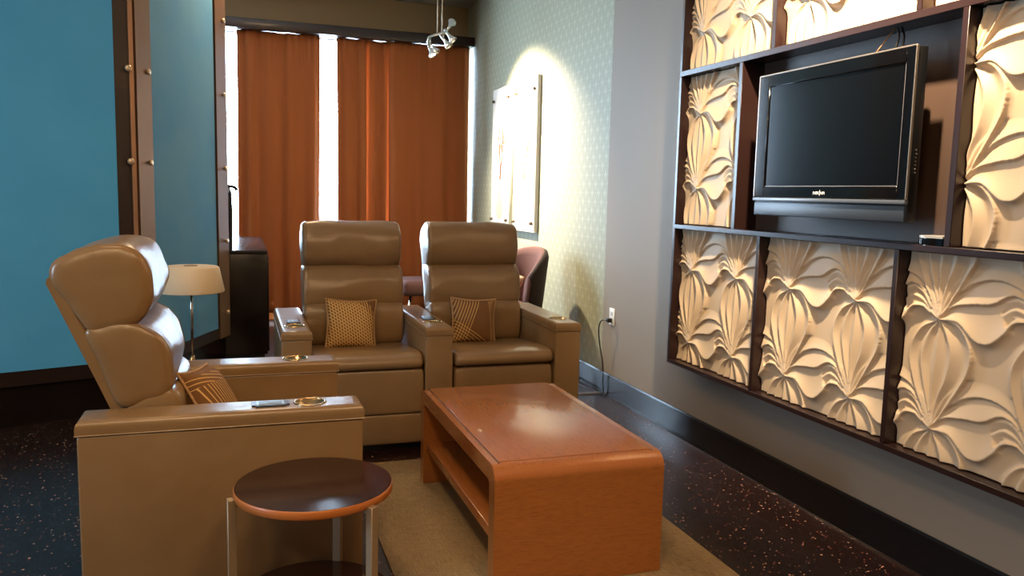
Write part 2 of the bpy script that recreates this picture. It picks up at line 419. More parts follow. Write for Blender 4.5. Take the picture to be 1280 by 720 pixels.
# ------------------------------------------------------------------ relief wall: frame and carved panels
def relief_cell(N=150):
    A = np.array([122., 188.]); ex = np.array([220., 42.]); ey = np.array([19., -292.])
    B = np.linalg.inv(np.array([ex, ey]).T)
    def crv(pts, n=120):
        p = np.array([B @ (np.array(q, float)-A) for q in pts])
        P = np.vstack([2*p[0]-p[1], p, 2*p[-1]-p[-2]]); out = []
        for u in np.linspace(0, len(p)-1-1e-9, n):
            i = int(u); t = u-i; a, b, c, d = P[i:i+4]
            out.append(.5*((2*b)+(c-a)*t+(2*a-5*b+4*c-d)*t*t+(3*b-a-3*c+d)*t**3))
        out = np.array(out)
        L = np.r_[0, np.cumsum(np.linalg.norm(np.diff(out, axis=0), axis=1))]; L /= L[-1]
        s = np.linspace(0, 1, n)
        return np.c_[np.interp(s, L, out[:, 0]), np.interp(s, L, out[:, 1])]
    H = np.full((N, N), -1.0)
    def splat(c0, c1, prof, env=lambda s: 1+0*s, over=True, m=110, n=460):
        s = np.linspace(0, 1, n); t = np.linspace(0, 1, m); k = np.linspace(0, 1, len(c0))
        a = np.c_[np.interp(s, k, c0[:, 0]), np.interp(s, k, c0[:, 1])]; b = np.c_[np.interp(s, k, c1[:, 0]), np.interp(s, k, c1[:, 1])]
        Pp = a[:, None]*(1-t)[None, :, None]+b[:, None]*t[None, :, None]
        h = prof(t)[None, :]*env(s)[:, None]
        i = np.floor((Pp[..., 0] % 1)*N).astype(int) % N; j = np.floor((Pp[..., 1] % 1)*N).astype(int) % N
        if not over: np.maximum.at(H, (j, i), h)
        else:
            T = np.full((N, N), -1.0); np.maximum.at(T, (j, i), h); H[T >= 0] = T[T >= 0]
    a = (122, 188); b = (342, 230); c = (103, 480)
    scal = lambda lo, hi, p: (lambda t: lo+(hi-lo)*np.abs(2*t-1)**p)
    c0 = crv([a, (133, 125), (160, 70), (215, 50), (270, 70), (318, 140), b])
    c1 = crv([a, (140, 150), (185, 105), (240, 93), (290, 122), (325, 185), b])
    c2 = crv([a, (150, 158), (195, 152), (235, 152), (275, 132), (308, 160), b])
    c3 = crv([a, (165, 195), (200, 240), (228, 249), (258, 225), (280, 196), (312, 198), b])
    splat(c0, c1, lambda t: .10+.42*t**1.6)
    splat(c1, c2, lambda t: .12+.62*t**1.3)
    splat(c2, c3, lambda t: .30+.62*t**1.2-.18*np.sin(np.pi*t))
    h0 = crv([(324, 222), (302, 208), (284, 206), (274, 220)])
    h1 = crv([(322, 212), (300, 188), (276, 186), (260, 203)]); h2 = crv([(322, 205), (300, 172), (274, 160), (250, 174)])
    h3 = crv([(322, 200), (306, 160), (284, 140), (258, 144)])
    splat(h0, h1, lambda t: .30+.50*t, lambda s: 1-.4*s, False)
    splat(h1, h2, lambda t: .25+.55*t, lambda s: 1-.5*s)
    splat(h2, h3, lambda t: .25+.5*t, lambda s: 1-.5*s)
    L = [crv([a, (78, 210), (52, 270), (58, 345), (80, 420), c]), crv([a, (98, 225), (82, 290), (86, 350), (95, 415), c]),
         crv([a, (118, 235), (112, 300), (104, 360), (100, 420), c]), crv([a, (136, 220), (148, 275), (138, 340), (116, 405), c]),
         crv([a, (165, 204), (192, 262), (186, 325), (158, 385), c])]
    for q, w in zip(range(4), (.9, .75, .8, 1.)):
        splat(L[q], L[q+1], scal(.22, .92*w+.05, 1.5), lambda s: .75+.15*np.sin(np.pi*s))
    Fn = []
    for (x0, y0, x1, y1) in [(52, 440, 10, 425), (62, 410, 18, 385), (74, 385, 38, 345), (86, 375, 66, 320), (104, 372, 104, 310), (120, 378, 140, 325), (134, 392, 168, 352), (146, 412, 195, 385)]:
        Fn.append(crv([c, (c[0]+(x0-c[0])*.55, c[1]+(y0-c[1])*.62), (x0, y0), (x1, y1)]))
    for q in range(len(Fn)-1):
        splat(Fn[q], Fn[q+1], scal(.22, .85, 1.6), lambda s: np.clip(1.06-.9*s, 0, 2), False)
    def blur(Z, r):
        w = np.hanning(2*r+3)[1:-1]; w = w/w.sum()
        for ax in (0, 1): Z = sum(np.roll(Z, k, ax)*ww for k, ww in zip(range(-r, r+1), w))
        return Z
    bad = H < 0; H[bad] = 0.10
    for r in (10, 6): H = np.where(bad, blur(H, r), H)
    return blur(H, 1)
CELL = relief_cell()
PY, PZ = 0.405, 0.388
AMP, XBASE = 0.030, 2.308
def cell_height(u, w):
    N = CELL.shape[0]
    x = (u % 1.0)*N-0.5; y = (w % 1.0)*N-0.5
    i0 = np.floor(x).astype(int); j0 = np.floor(y).astype(int); fx = x-i0; fy = y-j0
    g = lambda j, i: CELL[j % N, i % N]
    return (g(j0, i0)*(1-fx)+g(j0, i0+1)*fx)*(1-fy)+(g(j0+1, i0)*(1-fx)+g(j0+1, i0+1)*fx)*fy
def relief_panel(ya, yb, za, zb, fy, fz, label):
    """carved panel between ya > yb (near end) and za < zb; (fy, fz) is one flower centre"""
    st = 0.0030
    ny = int((ya-yb)/st)+1; nz = int((zb-za)/st)+1
    ys = np.linspace(ya, yb, ny); zs = np.linspace(za, zb, nz)
    Yg, Zg = np.meshgrid(ys, zs)
    Hh = cell_height((fy-Yg)/PY, (Zg-fz)/PZ)
    Xg = XBASE - AMP*Hh
    front = np.stack([Xg, Yg, Zg], -1).reshape(-1, 3)
    idx = np.arange(ny*nz).reshape(nz, ny)
    q = np.stack([idx[:-1, :-1], idx[:-1, 1:], idx[1:, 1:], idx[1:, :-1]], -1).reshape(-1, 4)
    rim = np.r_[idx[0, :-1], idx[:-1, -1], idx[-1, :0:-1], idx[:0:-1, 0]]
    back = front[rim].copy(); back[:, 0] = XR-0.012
    nb = len(rim); b0 = len(front); bi = np.arange(nb)+b0
    side = np.stack([rim, bi, np.roll(bi, -1), np.roll(rim, -1)], -1)
    me = bpy.data.meshes.new('relief_panel')
    faces = [tuple(map(int, f)) for f in q] + [tuple(map(int, f)) for f in side] + [tuple(int(k) for k in bi[::-1])]
    me.from_pydata(np.vstack([front, back]).tolist(), [], faces)
    me.materials.append(STONE)
    nq = len(q)
    for k, p in enumerate(me.polygons): p.use_smooth = k < nq
    bm = bmesh.new(); bm.from_mesh(me); bmesh.ops.recalc_face_normals(bm, faces=bm.faces); bm.to_mesh(me); bm.free()
    o = bpy.data.objects.new('relief_panel', me); COL.objects.link(o)
    tag(o, label, 'wall panel', 'carved floral wall panels')
    return o
XF = 2.25                      # front plane of the frame
Z0, Z1, Z2, Z3, Z4, Z5, Z6, Z7 = 0.449, 0.471, 1.191, 1.214, 1.995, 2.023, 2.78, 2.805
YFAR, YNEAR = 3.930, 1.46
def display_frame():
    root = thing('display_frame', 'dark brown wooden grid frame mounted on right wall holding carved panels', 'wall frame', (XF, 2.7, Z0))
    def part(name, dims):
        o = box(name, dims, FRAMEW, None, 0.0015, 1); o.parent = root; o.matrix_parent_inverse = Matrix.Translation(-root.location); return o
    for (za, zb) in ((Z0, Z1), (Z2, Z3), (Z4, Z5), (Z6, Z7)): part('rail', (XF, XR-0.001, YNEAR-0.03, YFAR, za, zb))
    for (za, zb) in ((Z1, Z2), (Z3, Z4), (Z5, Z6)):
        part('side_board', (XF, XR-0.001, YFAR-0.022, YFAR, za, zb))
        part('side_board', (XF, XR-0.001, YNEAR-0.03, YNEAR-0.008, za, zb))
    for y in (3.157, 2.331): part('divider', (XF, XR-0.001, y-0.011, y+0.011, Z1, Z2))
    for y in (3.366, 2.115): part('divider', (XF, XR-0.001, y-0.013, y+0.013, Z3, Z4))
    for y in (3.130, 2.315): part('divider', (XF, XR-0.001, y-0.013, y+0.013, Z5, Z6))
    o = part('back_panel', (XR-0.010, XR-0.001, 2.128, 3.353, Z3, Z4)); o.data.materials[0] = M('brown_back_panel', (64, 48, 39), 0.5)
display_frame()
g = 0.004
relief_panel(YFAR-0.024, 3.168+g, Z1+g, Z2-g, 3.777, 0.584, 'cream carved floral panel in the bottom row, farthest from camera')
relief_panel(3.146-g, 2.342+g, Z1+g, Z2-g, 2.962, 0.584, 'cream carved floral panel in the bottom row, middle one directly under television')
relief_panel(2.320-g, YNEAR, Z1+g, Z2-g, 2.155, 0.574, 'cream carved floral panel in the bottom row, nearest camera')
relief_panel(YFAR-0.024, 3.379+g, Z3+g, Z4-g, 3.768, 1.405, 'narrow cream carved panel left of the television')
relief_panel(2.102-g, YNEAR, Z3+g, Z4-g, 2.112, 1.425, 'brightly lit cream carved panel right of the television')
relief_panel(YFAR-0.024, 3.143+g, Z5+g, Z6-g, 3.774, 2.205, 'cream carved panel in top row, farthest from camera')
relief_panel(3.117-g, 2.328+g, Z5+g, Z6-g, 2.962, 2.20, 'washed-out white-lit carved panel in top row above television')
relief_panel(2.302-g, YNEAR, Z5+g, Z6-g, 2.14, 2.20, 'glaring carved panel in top row at right picture edge')

# ------------------------------------------------------------------ television
def television():
    y0, y1 = 2.255, 3.135
    root = thing('television', 'black flat screen television mounted in the frame niche', 'television', (2.22, 2.7, 1.28))
    def par(o): o.parent = root; o.matrix_parent_inverse = Matrix.Translation(-root.location); return o
    # cabinet
    bm = bmesh.new(); bx(bm, 2.206, 2.250, y0, y1, 1.290, 1.893, 0.006, 2); bx(bm, 2.248, 2.300, y0+0.06, y1-0.06, 1.34, 1.85, 0.02, 2)
    par(smooth_by_angle(obj('casing', bm, BLACK)))
    # bezel ring (gloss)
    bm = bmesh.new(); sy0, sy1, sz0, sz1 = 2.300, 3.066, 1.415, 1.842
    bx(bm, 2.198, 2.210, y0, sy0, 1.368, 1.893, 0.003, 1); bx(bm, 2.198, 2.210, sy1, y1, 1.368, 1.893, 0.003, 1)
    bx(bm, 2.198, 2.210, sy0-0.002, sy1+0.002, sz1, 1.893, 0.003, 1); bx(bm, 2.198, 2.210, sy0-0.002, sy1+0.002, 1.368, sz0, 0.003, 1)
    par(smooth_by_angle(obj('bezel', bm, GLOSSB)))
    par(box('screen', (2.204, 2.209, sy0-0.001, sy1+0.001, sz0-0.001, sz1+0.001), M('dark_screen', (6, 7, 9), 0.14, spec=0.28), None, 0))
    bm = bmesh.new(); bx(bm, 2.2025, 2.2045, sy0, sy0+0.004, sz0, sz1); bx(bm, 2.2025, 2.2045, sy0, sy1, sz0, sz0+0.003)
    par(obj('screen_edge', bm, M('grey_edge', (96, 92, 92), 0.3)))
    bm = bmesh.new(); bx(bm, 2.196, 2.204, y0-0.001, y1+0.001, 1.890, 1.897, 0.002, 1); bx(bm, 2.196, 2.206, y1-0.004, y1+0.002, 1.37, 1.893, 0.001, 1); bx(bm, 2.196, 2.206, y0-0.002, y0+0.003, 1.37, 1.893, 0.001, 1)
    par(obj('silver_edge', bm, M('edge_silver', (150, 140, 130), 0.3, 0.8)))
    par(box('lower_strip', (2.192, 2.212, y0, y1, 1.352, 1.367), M('slate_plastic', (78, 84, 94), 0.3), None, 0.003))
    par(box('speaker_bar', (2.200, 2.235, y0+0.006, y1-0.003, 1.290, 1.348), M('speaker_grille', (44, 50, 58), 0.4), None, 0.004))
    # maker's word on the lower bezel
    cu = bpy.data.curves.new('logo', 'FONT'); cu.body = 'INSIGNIA'; cu.size = 0.017; cu.extrude = 0.0006; cu.align_x = 'CENTER'
    to = bpy.data.objects.new('logo_text', cu); COL.objects.link(to)
    dg = bpy.context.evaluated_depsgraph_get(); dg.update()
    me = bpy.data.meshes.new_from_object(to.evaluated_get(dg)); bpy.data.objects.remove(to)
    lg = bpy.data.objects.new('logo', me); COL.objects.link(lg)
    me.materials.clear(); LM = M('logo_silver', (215, 215, 215), 0.35, emis=None); me.materials.append(LM)
    bm = bmesh.new(); bm.from_mesh(me); bx(bm, 0.004, 0.006, -0.005, 0.018, 0, 0.0008); bm.to_mesh(me); bm.free()
    lg.matrix_world = Matrix(((0, 0, -1, 2.1975), (-1, 0, 0, 2.703), (0, 1, 0, 1.383), (0, 0, 0, 1)))
    bpy.context.view_layer.update()
    mw = lg.matrix_world.copy(); lg.parent = root; lg.matrix_parent_inverse = Matrix.Translation(-root.location); lg.matrix_basis = mw
    for k in range(7):
        bm = bmesh.new(); lathe(bm, [(0.0028, 0), (0.0028, 0.003), (0.0015, 0.004)], 10, axis='y')
        for v in bm.verts: v.co.y = -v.co.y; v.co += Vector((2.228, y0, 1.462+0.013*k))
        par(obj('button', bm, CHROME))
    bm = bmesh.new(); bx(bm, 2.29, XR-0.011, 2.60, 2.80, 1.50, 1.72, 0.004); par(obj('wall_bracket', bm, BLACK))
television()
def niche_cords():
    bm = bmesh.new(); tube(bm, spline([(2.30, 2.46, 1.994), (2.29, 2.44, 1.95), (2.275, 2.455, 1.88)], 6), 0.004, 8)
    tube(bm, spline([(2.31, 2.45, 1.994), (2.30, 2.425, 1.95), (2.285, 2.425, 1.88)], 6), 0.004, 8)
    tag(obj('cable', bm, BLACK, None, True), 'pair of black cables dropping from frame rail behind top of television', 'cable')
    bm = bmesh.new(); tube(bm, [(2.30, 2.475, 1.994), (2.27, 2.56, 1.88)], 0.003, 8)
    tag(obj('cable', bm, M('tan_wire', (150, 110, 76), 0.4), None, True), 'thin tan wire slanting down from frame rail to television top', 'cable')
niche_cords()
def media_box():
    root = thing('media_box', 'small flat black and silver media box on shelf right of television', 'media box', (2.31, 2.19, Z3))
    bm = bmesh.new()
    pts = []
    for k in range(13):
        a = PI*k/12; pts.append((0.058*math.cos(a), 0.03+0.05*math.sin(a)))
    pts += [(-0.058, -0.055), (0.058, -0.055)]
    prism(bm, pts, 0.0, 0.026); bmesh.ops.bevel(bm, geom=[e for e in bm.edges if abs(e.verts[0].co.z-e.verts[1].co.z) < 1e-5], offset=0.004, segments=2, affect='EDGES')
    smooth_by_angle(obj('body', bm, GLOSSB, root))
    bm = bmesh.new(); prism(bm, [(x*0.96, y*0.96) for x, y in pts], 0.026, 0.033)
    obj('top_plate', bm, M('silver_plate', (196, 188, 178), 0.3, 0.5), root)
media_box()

# ------------------------------------------------------------------ recliners
SEAMS = []
def cushion(prof, x0, x1, n=4, nx=18, cheek=0.86, pwr=5.0, pucker=0.0, seed=0, cap=0.012, wr=0.0):
    """padded roll: closed (y,z) outline swept in x, drawn in at both ends"""
    rnd = random.Random(seed)
    pr = spline([(0, p[0], p[1]) for p in prof], n, True)
    cy = sum(p.y for p in pr)/len(pr); cz = sum(p.z for p in pr)/len(pr)
    bm = bmesh.new(); rings = []
    cols = [-1+2*k/nx for k in range(nx+1)]
    cols = [math.copysign(1-(1-abs(w))**1.7, w) for w in cols]
    for w in cols:
        s = cheek+(1-cheek)*max(0.0, 1-abs(w)**pwr)**0.5
        ring = []
        for j, p in enumerate(pr):
            a = math.atan2(p.z-cz, p.y-cy)
            q = s + pucker*math.sin(a*7+seed)*abs(w)**6
            xx, yy, zz = (x0+x1)/2+(x1-x0)/2*w, cy+(p.y-cy)*q, cz+(p.z-cz)*q
            if wr:
                nv = noise.noise(Vector((xx*5+seed*3.1, yy*11, zz*11)))+0.6*noise.noise(Vector((xx*14+seed, yy*26, zz*20)))*abs(w)**2
                l = max(1e-4, math.hypot(p.y-cy, p.z-cz)); yy += wr*nv*(p.y-cy)/l; zz += wr*nv*(p.z-cz)/l
            ring.append(bm.verts.new((xx, yy, zz)))
        rings.append(ring)
    m = len(pr); SEAMS[:] = [[v.co.copy() for v in rings[k]] for k in (2, -3)]
    for A, B in zip(rings, rings[1:]):
        for k in range(m): bm.faces.new((A[k], A[(k+1) % m], B[(k+1) % m], B[k]))
    for sgn, ring in ((-1, rings[0]), (1, rings[-1])):
        prev = ring
        for f, out in ((0.93, cap*0.5), (0.75, cap*0.8), (0.45, cap)):
            new = [bm.verts.new((v.co.x*0+((x0+x1)/2+(x1-x0)/2*sgn)+sgn*out, cy+(v.co.y-cy)*f, cz+(v.co.z-cz)*f)) for v in ring]
            for k in range(m): bm.faces.new((prev[k], prev[(k+1) % m], new[(k+1) % m], new[k]))
            prev = new
        bm.faces.new(prev)
    return bm
def bool_diff(o, cutter_bm):
    cm = bpy.data.meshes.new('cut'); bmesh.ops.recalc_face_normals(cutter_bm, faces=cutter_bm.faces); cutter_bm.to_mesh(cm); cutter_bm.free()
    c = bpy.data.objects.new('cut', cm); COL.objects.link(c); c.parent = o.parent; bpy.context.view_layer.update()
    mod = o.modifiers.new('b', 'BOOLEAN'); mod.operation = 'DIFFERENCE'; mod.object = c; mod.solver = 'EXACT'
    dg = bpy.context.evaluated_depsgraph_get(); dg.update()
    me = bpy.data.meshes.new_from_object(o.evaluated_get(dg))
    o.modifiers.clear(); old = o.data; nm = old.name; o.data = me; bpy.data.meshes.remove(old); me.name = nm
    bpy.data.objects.remove(c); bpy.data.meshes.remove(cm)
def seams(cush):
    for ring in [list(r) for r in SEAMS]:
        bm = bmesh.new(); tube(bm, ring, 0.0022, 6, True); obj('seam', bm, LEATHER, cush, True)
def recliner(label, loc, rotz, arms, two_panel=True, seed=1):
    """faces local -y; seat spans x 0..0.575; arms: list of (side, has_controls)"""
    SW, AW, D = 0.575, 0.15, 0.85
    root = thing('recliner', label, 'recliner', loc, rotz, 'tan leather theatre recliners')
    for side, ctrl in arms:
        ax0, ax1 = (-AW, -0.002) if side < 0 else (SW+0.002, SW+AW)
        mx = (ax0+ax1)/2
        arm = box('arm', (ax0, ax1, 0, D, 0.012, 0.608), LEATHER, root, 0.008, 3)
        # rounded arm pad with cup hole
        bm = bmesh.new()
        bx(bm, ax0-0.002, ax1+0.002, -0.004, D+0.004, 0.612, 0.655)
        top = [e for e in bm.edges if e.verts[0].co.z > 0.65 and e.verts[1].co.z > 0.65]
        bmesh.ops.bevel(bm, geom=top, offset=0.030, segments=6, profile=0.62, affect='EDGES')
        pad = obj('arm_pad', bm, LEATHER, arm)
        cut = bmesh.new(); lathe(cut, [(0.046, 0.572), (0.046, 0.70)], 40, (mx, 0.165, 0)); cut2 = cut.copy(); bool_diff(pad, cut); bool_diff(arm, cut2); smooth_by_angle(arm)
        smooth_by_angle(pad, 32)
        bm = bmesh.new(); tube(bm, [(ax0-0.003, -0.005, 0.610), (ax1+0.003, -0.005, 0.610), (ax1+0.003, D+0.005, 0.610), (ax0-0.003, D+0.005, 0.610)], 0.0022, 6, True)
        obj('piping', bm, LEATHER, pad)
        bm = bmesh.new()
        lathe(bm, [(0.0455, 0.574), (0.0455, 0.6555), (0.046, 0.6585), (0.051, 0.6585), (0.054, 0.6560), (0.051, 0.654), (0.0442, 0.654), (0.0435, 0.578), (0.0435, 0.574)], 40, (mx, 0.165, 0), close=True)
        cup = obj('cup_holder', bm, M('cup_metal', (206, 176, 130), 0.22, 1.0), arm, True); cup['label'] = 'polished metal cup holder ring'
        bm = bmesh.new(); lathe(bm, [(0.0434, 0.5735), (0.0434, 0.5775)], 32, (mx, 0.165, 0)); obj('cup_base', bm, GOLD, cup)
        if ctrl:
            bm = bmesh.new(); bx(bm, mx-0.036, mx+0.036, 0.232, 0.350, 0.650, 0.660)
            bmesh.ops.bevel(bm, geom=[e for e in bm.edges if abs(e.verts[0].co.z-e.verts[1].co.z) > 0.005], offset=0.012, segments=4, affect='EDGES')
            cp = obj('control_panel', bm, M('slate_control', (46, 56, 66), 0.3), arm); cp['label'] = 'dark control panel with silver buttons'
            box('button_plate', (mx-0.025, mx+0.025, 0.248, 0.336, 0.659, 0.6615), M('silver_buttons', (150, 170, 184), 0.3, 0.6), cp, 0.001, 1)
            for k in range(2): box('button', (mx-0.018+0.02*k, mx-0.002+0.02*k, 0.256, 0.328, 0.661, 0.663), M('silver_button', (120, 140, 156), 0.35, 0.5), cp, 0.0008, 1)
    box('base', (0.004, SW-0.004, 0.045, 0.80, 0.0, 0.05), BLACK, root, 0.003)
    box('seat_box', (0.004, SW-0.004, 0.05, 0.72, 0.052, 0.40), LEATHER, root, 0.01)
    e = 0.015
    if two_panel:
        smooth_by_angle(obj('footrest', cushion([(0.055, 0.435), (0.020, 0.432), (0.004, 0.42), (0.000, 0.32), (0.004, 0.212), (0.02, 0.203), (0.055, 0.203)], e, SW-e, 5, 14, 0.97, 8), LEATHER, root), 60)
        smooth_by_angle(obj('lower_panel', cushion([(0.055, 0.198), (0.016, 0.196), (0.003, 0.188), (0.001, 0.12), (0.004, 0.048), (0.02, 0.040), (0.055, 0.040)], e, SW-e, 5, 14, 0.97, 8), LEATHER, root), 60)
    else:
        smooth_by_angle(obj('footrest', cushion([(0.075, 0.432), (0.045, 0.432), (0.020, 0.415), (0.012, 0.34), (0.020, 0.25), (0.045, 0.235), (0.075, 0.235)], e+0.004, SW-e-0.002, 5, 16, 0.90, 5, 0.012, seed), LEATHER, root, True), 60)
        smooth_by_angle(obj('lower_panel', cushion([(0.075, 0.228), (0.036, 0.226), (0.024, 0.215), (0.022, 0.13), (0.026, 0.05), (0.04, 0.042), (0.075, 0.042)], e, SW-e, 5, 14, 0.97, 8), LEATHER, root), 60)
    obj('seat_cushion', cushion([(0.70, 0.405), (0.30, 0.402), (0.06, 0.438), (0.005, 0.440), (-0.014, 0.462), (-0.004, 0.492), (0.03, 0.508), (0.12, 0.512), (0.35, 0.492), (0.60, 0.470), (0.70, 0.455)], e, SW-e, 5, 16, 0.95, 8), LEATHER, root, True)
    # reclined back: shell board, lumbar, back cushion, head roll
    bx0, bx1 = 0.014, SW-0.014
    bm = bmesh.new()
    pr = [(0.690, 0.425), (0.648, 0.440), (0.735, 0.637), (0.905, 1.055), (0.925, 1.080), (0.950, 1.058), (0.768, 0.623)]
    a = [bm.verts.new((bx0, y, z)) for y, z in pr]; b = [bm.verts.new((bx1, y, z)) for y, z in pr]; n = len(pr)
    bm.faces.new(a); bm.faces.new(b)
    for k in range(n): bm.faces.new((a[k], a[(k+1) % n], b[(k+1) % n], b[k]))
    bmesh.ops.bevel(bm, geom=list(bm.edges), offset=0.006, segments=2, affect='EDGES')
    smooth_by_angle(obj('back_shell', bm, LEATHER, root))
    obj('lumbar_cushion', cushion([(0.742, 0.640), (0.700, 0.690), (0.625, 0.712), (0.575, 0.690), (0.556, 0.620), (0.556, 0.540), (0.575, 0.475), (0.64, 0.455), (0.700, 0.530)], bx0, bx1, 5, 18, 0.94, 7, 0.006, seed, wr=0.005), LEATHER, root, True)
    bc = obj('back_cushion', cushion([(0.848, 0.895), (0.790, 0.925), (0.715, 0.925), (0.650, 0.905), (0.612, 0.862), (0.592, 0.800), (0.586, 0.740), (0.602, 0.690), (0.660, 0.665), (0.748, 0.648), (0.795, 0.760)], bx0-0.004, bx1+0.004, 5, 20, 0.95, 7, 0.008, seed+1, wr=0.008), LEATHER, root, True)
    seams(bc)
    hr = obj('headrest', cushion([(0.938, 1.050), (0.920, 1.118), (0.838, 1.166), (0.740, 1.177), (0.672, 1.142), (0.637, 1.060), (0.645, 0.975), (0.690, 0.915), (0.750, 0.893), (0.832, 0.896), (0.880, 0.965)], bx0-0.002, bx1+0.002, 6, 24, 0.92, 5, 0.012, seed+2, wr=0.009), LEATHER, root, True)
    seams(hr)
    # the stitched edge seam of the head roll
    return root
recliner('tan leather recliner at left foreground, seen from its side, facing right', (0.385, 2.787, 0), PI/2, [(-1, True), (1, False)], True, 3)
recliner('left tan leather recliner of the pair facing camera, holding the crosshatch pillow', (0.347, 4.105, 0), 0, [(-1, True), (1, True)], True, 5)
recliner('right tan leather recliner of the pair facing camera, nearest the patterned wall', (1.077, 4.105, 0), 0, [(1, False)], False, 9)

# ------------------------------------------------------------------ throw pillows
def pillow(label, loc, rot, size, mat, thick=0.055, seed=0):
    n = 26; bm = bmesh.new(); top = {}; bot = {}; h = size/2
    for i in range(n+1):
        for j in range(n+1):
            u = -1+2*i/n; v = -1+2*j/n
            x = h*u*(1-0.10*(1-v*v)); z = h*v*(1-0.10*(1-u*u))
            t = thick*((1-u**4)*(1-v**4))**0.55*(1-0.25*(u*u+v*v)/2)
            top[i, j] = bm.verts.new((x, -t, z))
            bot[i, j] = top[i, j] if i in (0, n) or j in (0, n) else bm.verts.new((x, t, z))
    for i in range(n):
        for j in range(n):
            bm.faces.new((top[i, j], top[i+1, j], top[i+1, j+1], top[i, j+1]))
            q = (bot[i, j], bot[i, j+1], bot[i+1, j+1], bot[i+1, j])
            bm.faces.new(q)
    root = obj('throw_pillow', bm, mat, None, True, loc)
    root.rotation_euler = rot
    tag(root, label, 'pillow', 'patterned throw pillows')
    pts = []
    for k in range(4*n):
        s, r = divmod(k, n); w = -1+2*r/n
        u, v = ((w, -1), (1, w), (-w, 1), (-1, -w))[s]
        pts.append((h*1.01*u*(1-0.10*(1-v*v)), 0, h*1.01*v*(1-0.10*(1-u*u))))
    bm = bmesh.new(); tube(bm, pts, [0.0045+0.0012*(k % 2) for k in range(len(pts))], 8, True)
    obj('rope_trim', bm, M('rope_trim', (176, 138, 96), 0.8), root, True)
    return root
PIL1 = mat_pillow('crosshatch_cover', [(8, 72, 0.38, 30, -0.2, 0.14), (56, 72, 0.38, 45, -0.2, 0.115)])
PIL2 = mat_pillow('sparse_line_cover', [(18, 62, 0.22, 8, -0.2, -0.015), (-62, 62, 0.22, -62, -0.02, 0.30), (4, 90, 0.22, 4, 0.085, 0.2)])
PIL2b = mat_pillow('sparse_line_cover', [(-20, 62, 0.22, -20, -0.2, -0.01), (58, 62, 0.22, 58, -0.3, -0.06), (4, 85, 0.25, 4, 0.085, 0.2)])
PIL3 = mat_pillow('curved_line_cover', [(12, 58, 0.22, 90, -0.2, 0.06), (78, 60, 0.2, 90, 0.06, 0.10)])
pillow('brown throw pillow with dense yellow crosshatch on left recliner of the pair', (0.600, 4.588, 0.602), (math.radians(-14), math.radians(3), math.radians(2)), 0.285, PIL1)
pillow('brown throw pillow with sparse crossing yellow lines on right recliner of the pair', (1.318, 4.588, 0.600), (math.radians(-14), math.radians(3), math.radians(-2)), 0.272, PIL2b)
pillow('brown throw pillow with curved yellow lines, leaning on the left foreground recliner', (-0.098, 3.03, 0.592), (math.radians(-30), math.radians(5), math.radians(72)), 0.275, PIL3, 0.065)

# ------------------------------------------------------------------ coffee table
def coffee_table():
    x0, x1, y0, y1, H, T = 0.800, 1.436, 2.490, 3.640, 0.450, 0.062
    root = thing('coffee_table', 'low glossy reddish wood waterfall coffee table with open lower shelf', 'coffee table', ((x0+x1)/2, (y0+y1)/2, 0.012))
    def par(o): o.parent = root; o.matrix_parent_inverse = Matrix.Translation(-root.location); return o
    zb = 0.012
    def arc(cy, cz, r, a0, a1, n=8): return [(cy+r*math.cos(a0+(a1-a0)*k/n), cz+r*math.sin(a0+(a1-a0)*k/n)) for k in range(n+1)]
    R, r = 0.055, 0.022
    outer = [(y0, zb)] + arc(y0+R, H-R, R, PI, PI/2) + arc(y1-R, H-R, R, PI/2, 0) + [(y1, zb)]
    inner = [(y1-T, zb)] + arc(y1-T-r, H-T-r, r, 0, PI/2) + arc(y0+T+r, H-T-r, r, PI/2, PI) + [(y0+T, zb)]
    poly = outer+inner
    bm = bmesh.new()
    a = [bm.verts.new((x0, y, z)) for y, z in poly]; b = [bm.verts.new((x1, y, z)) for y, z in poly]; n = len(poly)
    for s in (a, b):
        for k in range(len(outer)-1):      # outer[k]..outer[k+1] pairs with mirrored inner index
            i0, i1 = n-1-k, n-2-k
            f = bm.faces.new((s[k], s[k+1], s[i1], s[i0]))
    for k in range(n):
        f = bm.faces.new((a[k], a[(k+1) % n], b[(k+1) % n], b[k]))
    bm.normal_update()
    for f in bm.faces:
        c = f.calc_center_median()
        f.material_index = 1 if (c.z < H-R*0.75 and abs(f.normal.x) < 0.5) or (abs(f.normal.x) > 0.5 and c.z < H-R) else 0
    body = par(smooth_by_angle(obj('waterfall_body', bm, [CHERRY_T, CHERRY_E]), 30))
    # raised top field between two thin dark grooves
    par(box('top_panel', (x0+0.030, x1-0.030, y0+R, y1-R*0.6, H-0.002, H+0.0025), CHERRY_T, None, 0.0012, 2))
    bm = bmesh.new()
    for x in (x0+0.026, x1-0.030): bx(bm, x, x+0.004, y0+R*0.8, y1-R*0.55, H-0.003, H+0.0006)
    bx(bm, x0+0.026, x1-0.026, y1-R*0.6, y1-R*0.5, H-0.003, H+0.0006)
    par(obj('groove', bm, M('dark_groove', (66, 26, 10), 0.5)))
    par(box('shelf', (x0+0.015, x1-0.015, y0+T, y1-T, 0.165, 0.205), CHERRY_T, None, 0.003))
coffee_table()

